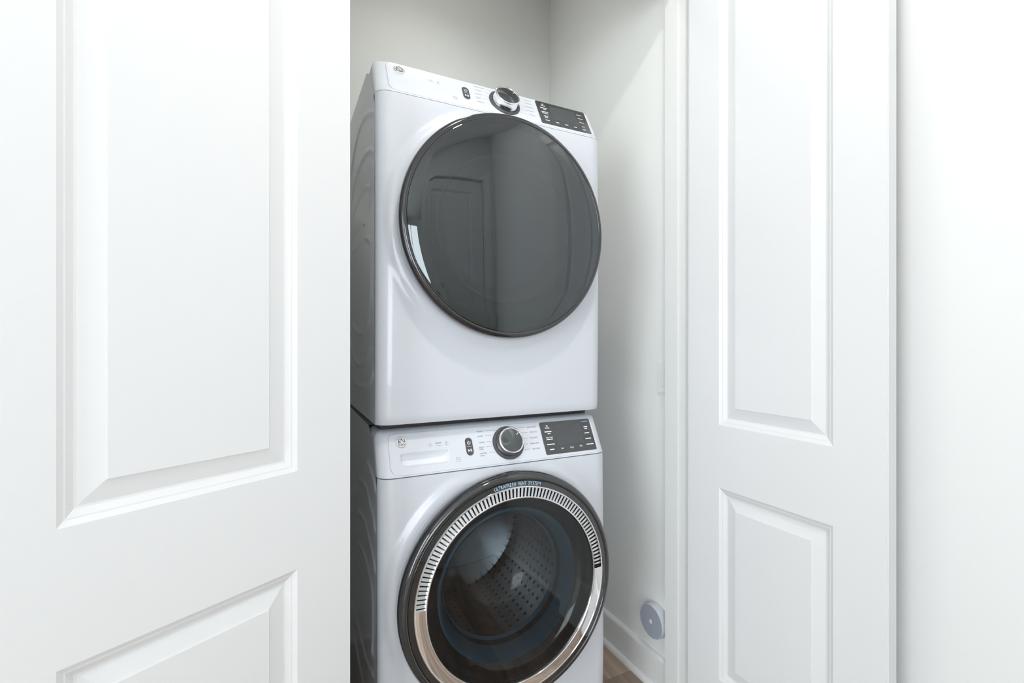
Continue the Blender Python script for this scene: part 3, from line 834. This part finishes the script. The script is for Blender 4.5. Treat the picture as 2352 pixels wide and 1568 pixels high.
# ---- dryer, standing on the washer
DB = 1.0374; DU = U0 + 0.0216
dryer = empty('clothes_dryer', (VC - 0.002, DU, DB), 0.0117)
tag(dryer, 'white clothes dryer with dark mirrored round door, stacked on the washing machine', 'clothes dryer')
ZS = 1.945 - DB; ZB_ = 0.0200; DZ = 1.606 - DB
dr_ = [[(1.31, 1.893), (1.34, 1.91), (1.451, 1.946), (1.55, 1.949), (1.645, 1.923), (1.734, 1.872)], [(1.31, 1.79), (1.34, 1.806), (1.438, 1.83), (1.55, 1.83), (1.645, 1.811), (1.727, 1.768)],
       [(1.37, 1.712), (1.399, 1.722), (1.492, 1.735), (1.596, 1.728), (1.68, 1.708), (1.753, 1.671)], [(1.464, 1.629), (1.55, 1.633), (1.645, 1.616), (1.734, 1.574)],
       [(1.70, 1.588), (1.451, 1.583), (1.363, 1.562), (1.346, 1.53), (1.346, 1.455), (1.346, 1.397), (1.40, 1.366), (1.478, 1.353)],
       [(1.716, 1.344), (1.629, 1.316), (1.535, 1.305), (1.451, 1.314), (1.375, 1.34)], [(1.792, 1.302), (1.716, 1.248), (1.581, 1.208), (1.44, 1.225), (1.36, 1.26)],
       [(1.65, 1.156), (1.596, 1.141), (1.425, 1.149), (1.32, 1.190)]]
ribs = [(rel(p, DU, DB), 0.007, 0.0045) for p in dr_] + [([(a - DU - 0.006, b - DB), (a - DU + 0.006, b - DB)], 0.007, 0.003) for a, b in ((1.333, 1.864), (1.351, 1.764), (1.363, 1.663))]
fin('cabinet', cabinet(ZB_, 2.0622 - DB, ribs, ZS), M['enamel'], dryer, smooth=True, angle=R(40))
fin('front_panel', front_shell(ZB_, ZS, DZ, 0.318), M['enamel'], dryer, smooth=True, angle=R(40))
control_panel(dryer, ZS, 'dryer')
feet(dryer, ZB_)
boxobj('base_skirt', (-HW + 0.02, HW - 0.02, 0.066, DEPTH - 0.02, 0.0012, ZB_ + 0.001), M['blackmat'], dryer)
bm = bmesh.new()
lathe(bm, [(0.292, 0.016), (0.309, 0.024), (0.3165, 0.034), (0.318, 0.046), (0.3175, 0.056), (0.3145, 0.064), (0.3085, 0.0685), (0.303, 0.0690), (0.3005, 0.0672)], 160)
ddoor = fin('door', bm, M['darkmetal'], dryer, smooth=True, mtx=DMX(DZ), angle=R(50))
ddoor['label'] = 'round door with dark smoked mirror glass'
bm = bmesh.new()
lathe(bm, [(0.3012, 0.066), (0.3000, 0.0685), (0.2965, 0.0700), (0.25, 0.0752), (0.20, 0.0788), (0.14, 0.0818), (0.07, 0.0838), (0, 0.0845)], 160)
fin('door_glass', bm, M['dryglass'], ddoor, smooth=True, face_up=True)
bm = bmesh.new(); lathe(bm, [(0.300, 0.064), (0.292, 0.044), (0.26, 0.038), (0.222, 0.036), (0.212, 0.030)], 128)
fin('door_liner', bm, M['liner'], ddoor, smooth=True)
bm = bmesh.new(); lathe(bm, [(0.2125, 0.032), (0.208, 0.036), (0.200, 0.030), (0.190, 0.0), (0.17, -0.02), (0, -0.024)], 128)
fin('inner_port', bm, M['liner2'], ddoor, smooth=True)
bm = bmesh.new(); lathe(bm, [(0.30, 0.014), (0.22, 0.0), (0.21, -0.05), (0, -0.06)], 64)
fin('door_opening', bm, M['blackmat'], dryer, smooth=True, mtx=DMX(DZ))

# tiny print is one joined part on each panel
for o in bpy.data.objects:
    if o.name.split('.')[0] in ('display_lettering', 'display_segments', 'cycle_lettering', 'feature_symbols', 'key_symbols', 'door_lettering', 'vent_key_mark', 'emblem_script'):
        o['kind'] = 'stuff'

# ------------------------------------------------------------------ small things on the closet wall
sw = empty('light_switch', (CR, 1.292, 1.150)); tag(sw, 'white rocker light switch on the closet wall beside the door frame', 'light switch')
SM = Matrix(((0, 0, -1, 0), (-1, 0, 0, 0), (0, 1, 0, 0), (0, 0, 0, 1)))   # x -> -Y, y -> Z, h -> -X
bm = bmesh.new(); slab(bm, rrect(-0.035, 0.035, -0.0585, 0.0585, 0.004, 4), -0.0005, 0.006, 0.002); fin('switch_plate', bm, M['switch'], sw, smooth=True, mtx=SM)
bm = bmesh.new(); slab(bm, rrect(-0.0168, 0.0168, -0.0338, 0.0338, 0.002, 3), 0.003, 0.0072, 0.0008); fin('switch_frame', bm, M['trim'], sw, smooth=True, mtx=SM)
bm = bmesh.new()
pts = rrect(-0.0148, 0.0148, -0.0315, 0.0315, 0.0015, 3)
loft(bm, [[(a, b, 0.004) for a, b in pts], [(a, b, 0.0085 + 0.055 * b) for a, b in pts]], cap_start=True); fin('rocker', bm, M['switch'], sw, mtx=SM)

cap = empty('round_wall_cap', (CR, 1.330, 0.2555)); tag(cap, 'round grey plastic cap with a small centre hole on the wall above the baseboard', 'wall cap')
bm = bmesh.new()
lathe(bm, [(0.0, -0.0005), (0.058, -0.0005), (0.0590, 0.004), (0.0590, 0.032), (0.0578, 0.0345), (0.0085, 0.0350), (0.0075, 0.0335), (0.0075, 0.014), (0, 0.014)], 72)
fin('cap_body', bm, M['capgrey'], cap, smooth=True, mtx=SM)
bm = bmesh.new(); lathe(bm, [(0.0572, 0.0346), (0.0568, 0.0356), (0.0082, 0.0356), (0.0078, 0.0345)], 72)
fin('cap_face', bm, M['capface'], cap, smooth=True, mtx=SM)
bm = bmesh.new(); lathe(bm, [(0.0074, 0.0145), (0.0074, 0.0342), (0.0060, 0.0342), (0.0060, 0.0145)], 24); fin('hole_bushing', bm, M['whiteprint'], cap, smooth=True, mtx=SM)

# ------------------------------------------------------------------ ceiling downlight of the hall, added fill lamp in the closet
def downlight(lx, ly_, watts, label, group=None, spread=180.0, rad=0.07):
    d = empty('ceiling_downlight', (lx, ly_, CEIL)); tag(d, label, 'ceiling light', group)
    bm = bmesh.new(); lathe(bm, [(rad, 0.002), (rad, -0.004), (rad + 0.008, -0.007), (rad + 0.022, -0.004), (rad + 0.024, 0.0005)], 48); fin('trim_ring', bm, M['trim'], d, smooth=True)
    bm = bmesh.new(); lathe(bm, [(rad + 0.0005, -0.003), (0, -0.003)], 48, flip=True); fin('lens', bm, M['lamp'], d)
    la = bpy.data.lights.new('downlight_lamp', 'AREA'); la.shape = 'DISK'; la.size = 2 * rad; la.energy = watts; la.color = (1.0, 0.95, 0.89); la.spread = R(spread)
    lo = bpy.data.objects.new('downlight_lamp', la); COL.objects.link(lo); lo.parent = d; lo.location = (0, 0, -0.012)
downlight(*HALL_LIGHT, DOWNLIGHT_W, 'round recessed ceiling downlight in the hall before the closet')
downlight(0.52, 1.60, CLOSET_FILL_W, 'added out-of-view fill lamp in the closet ceiling above the dryer', None, 125.0)  # lamp added out of view to lift the closet walls
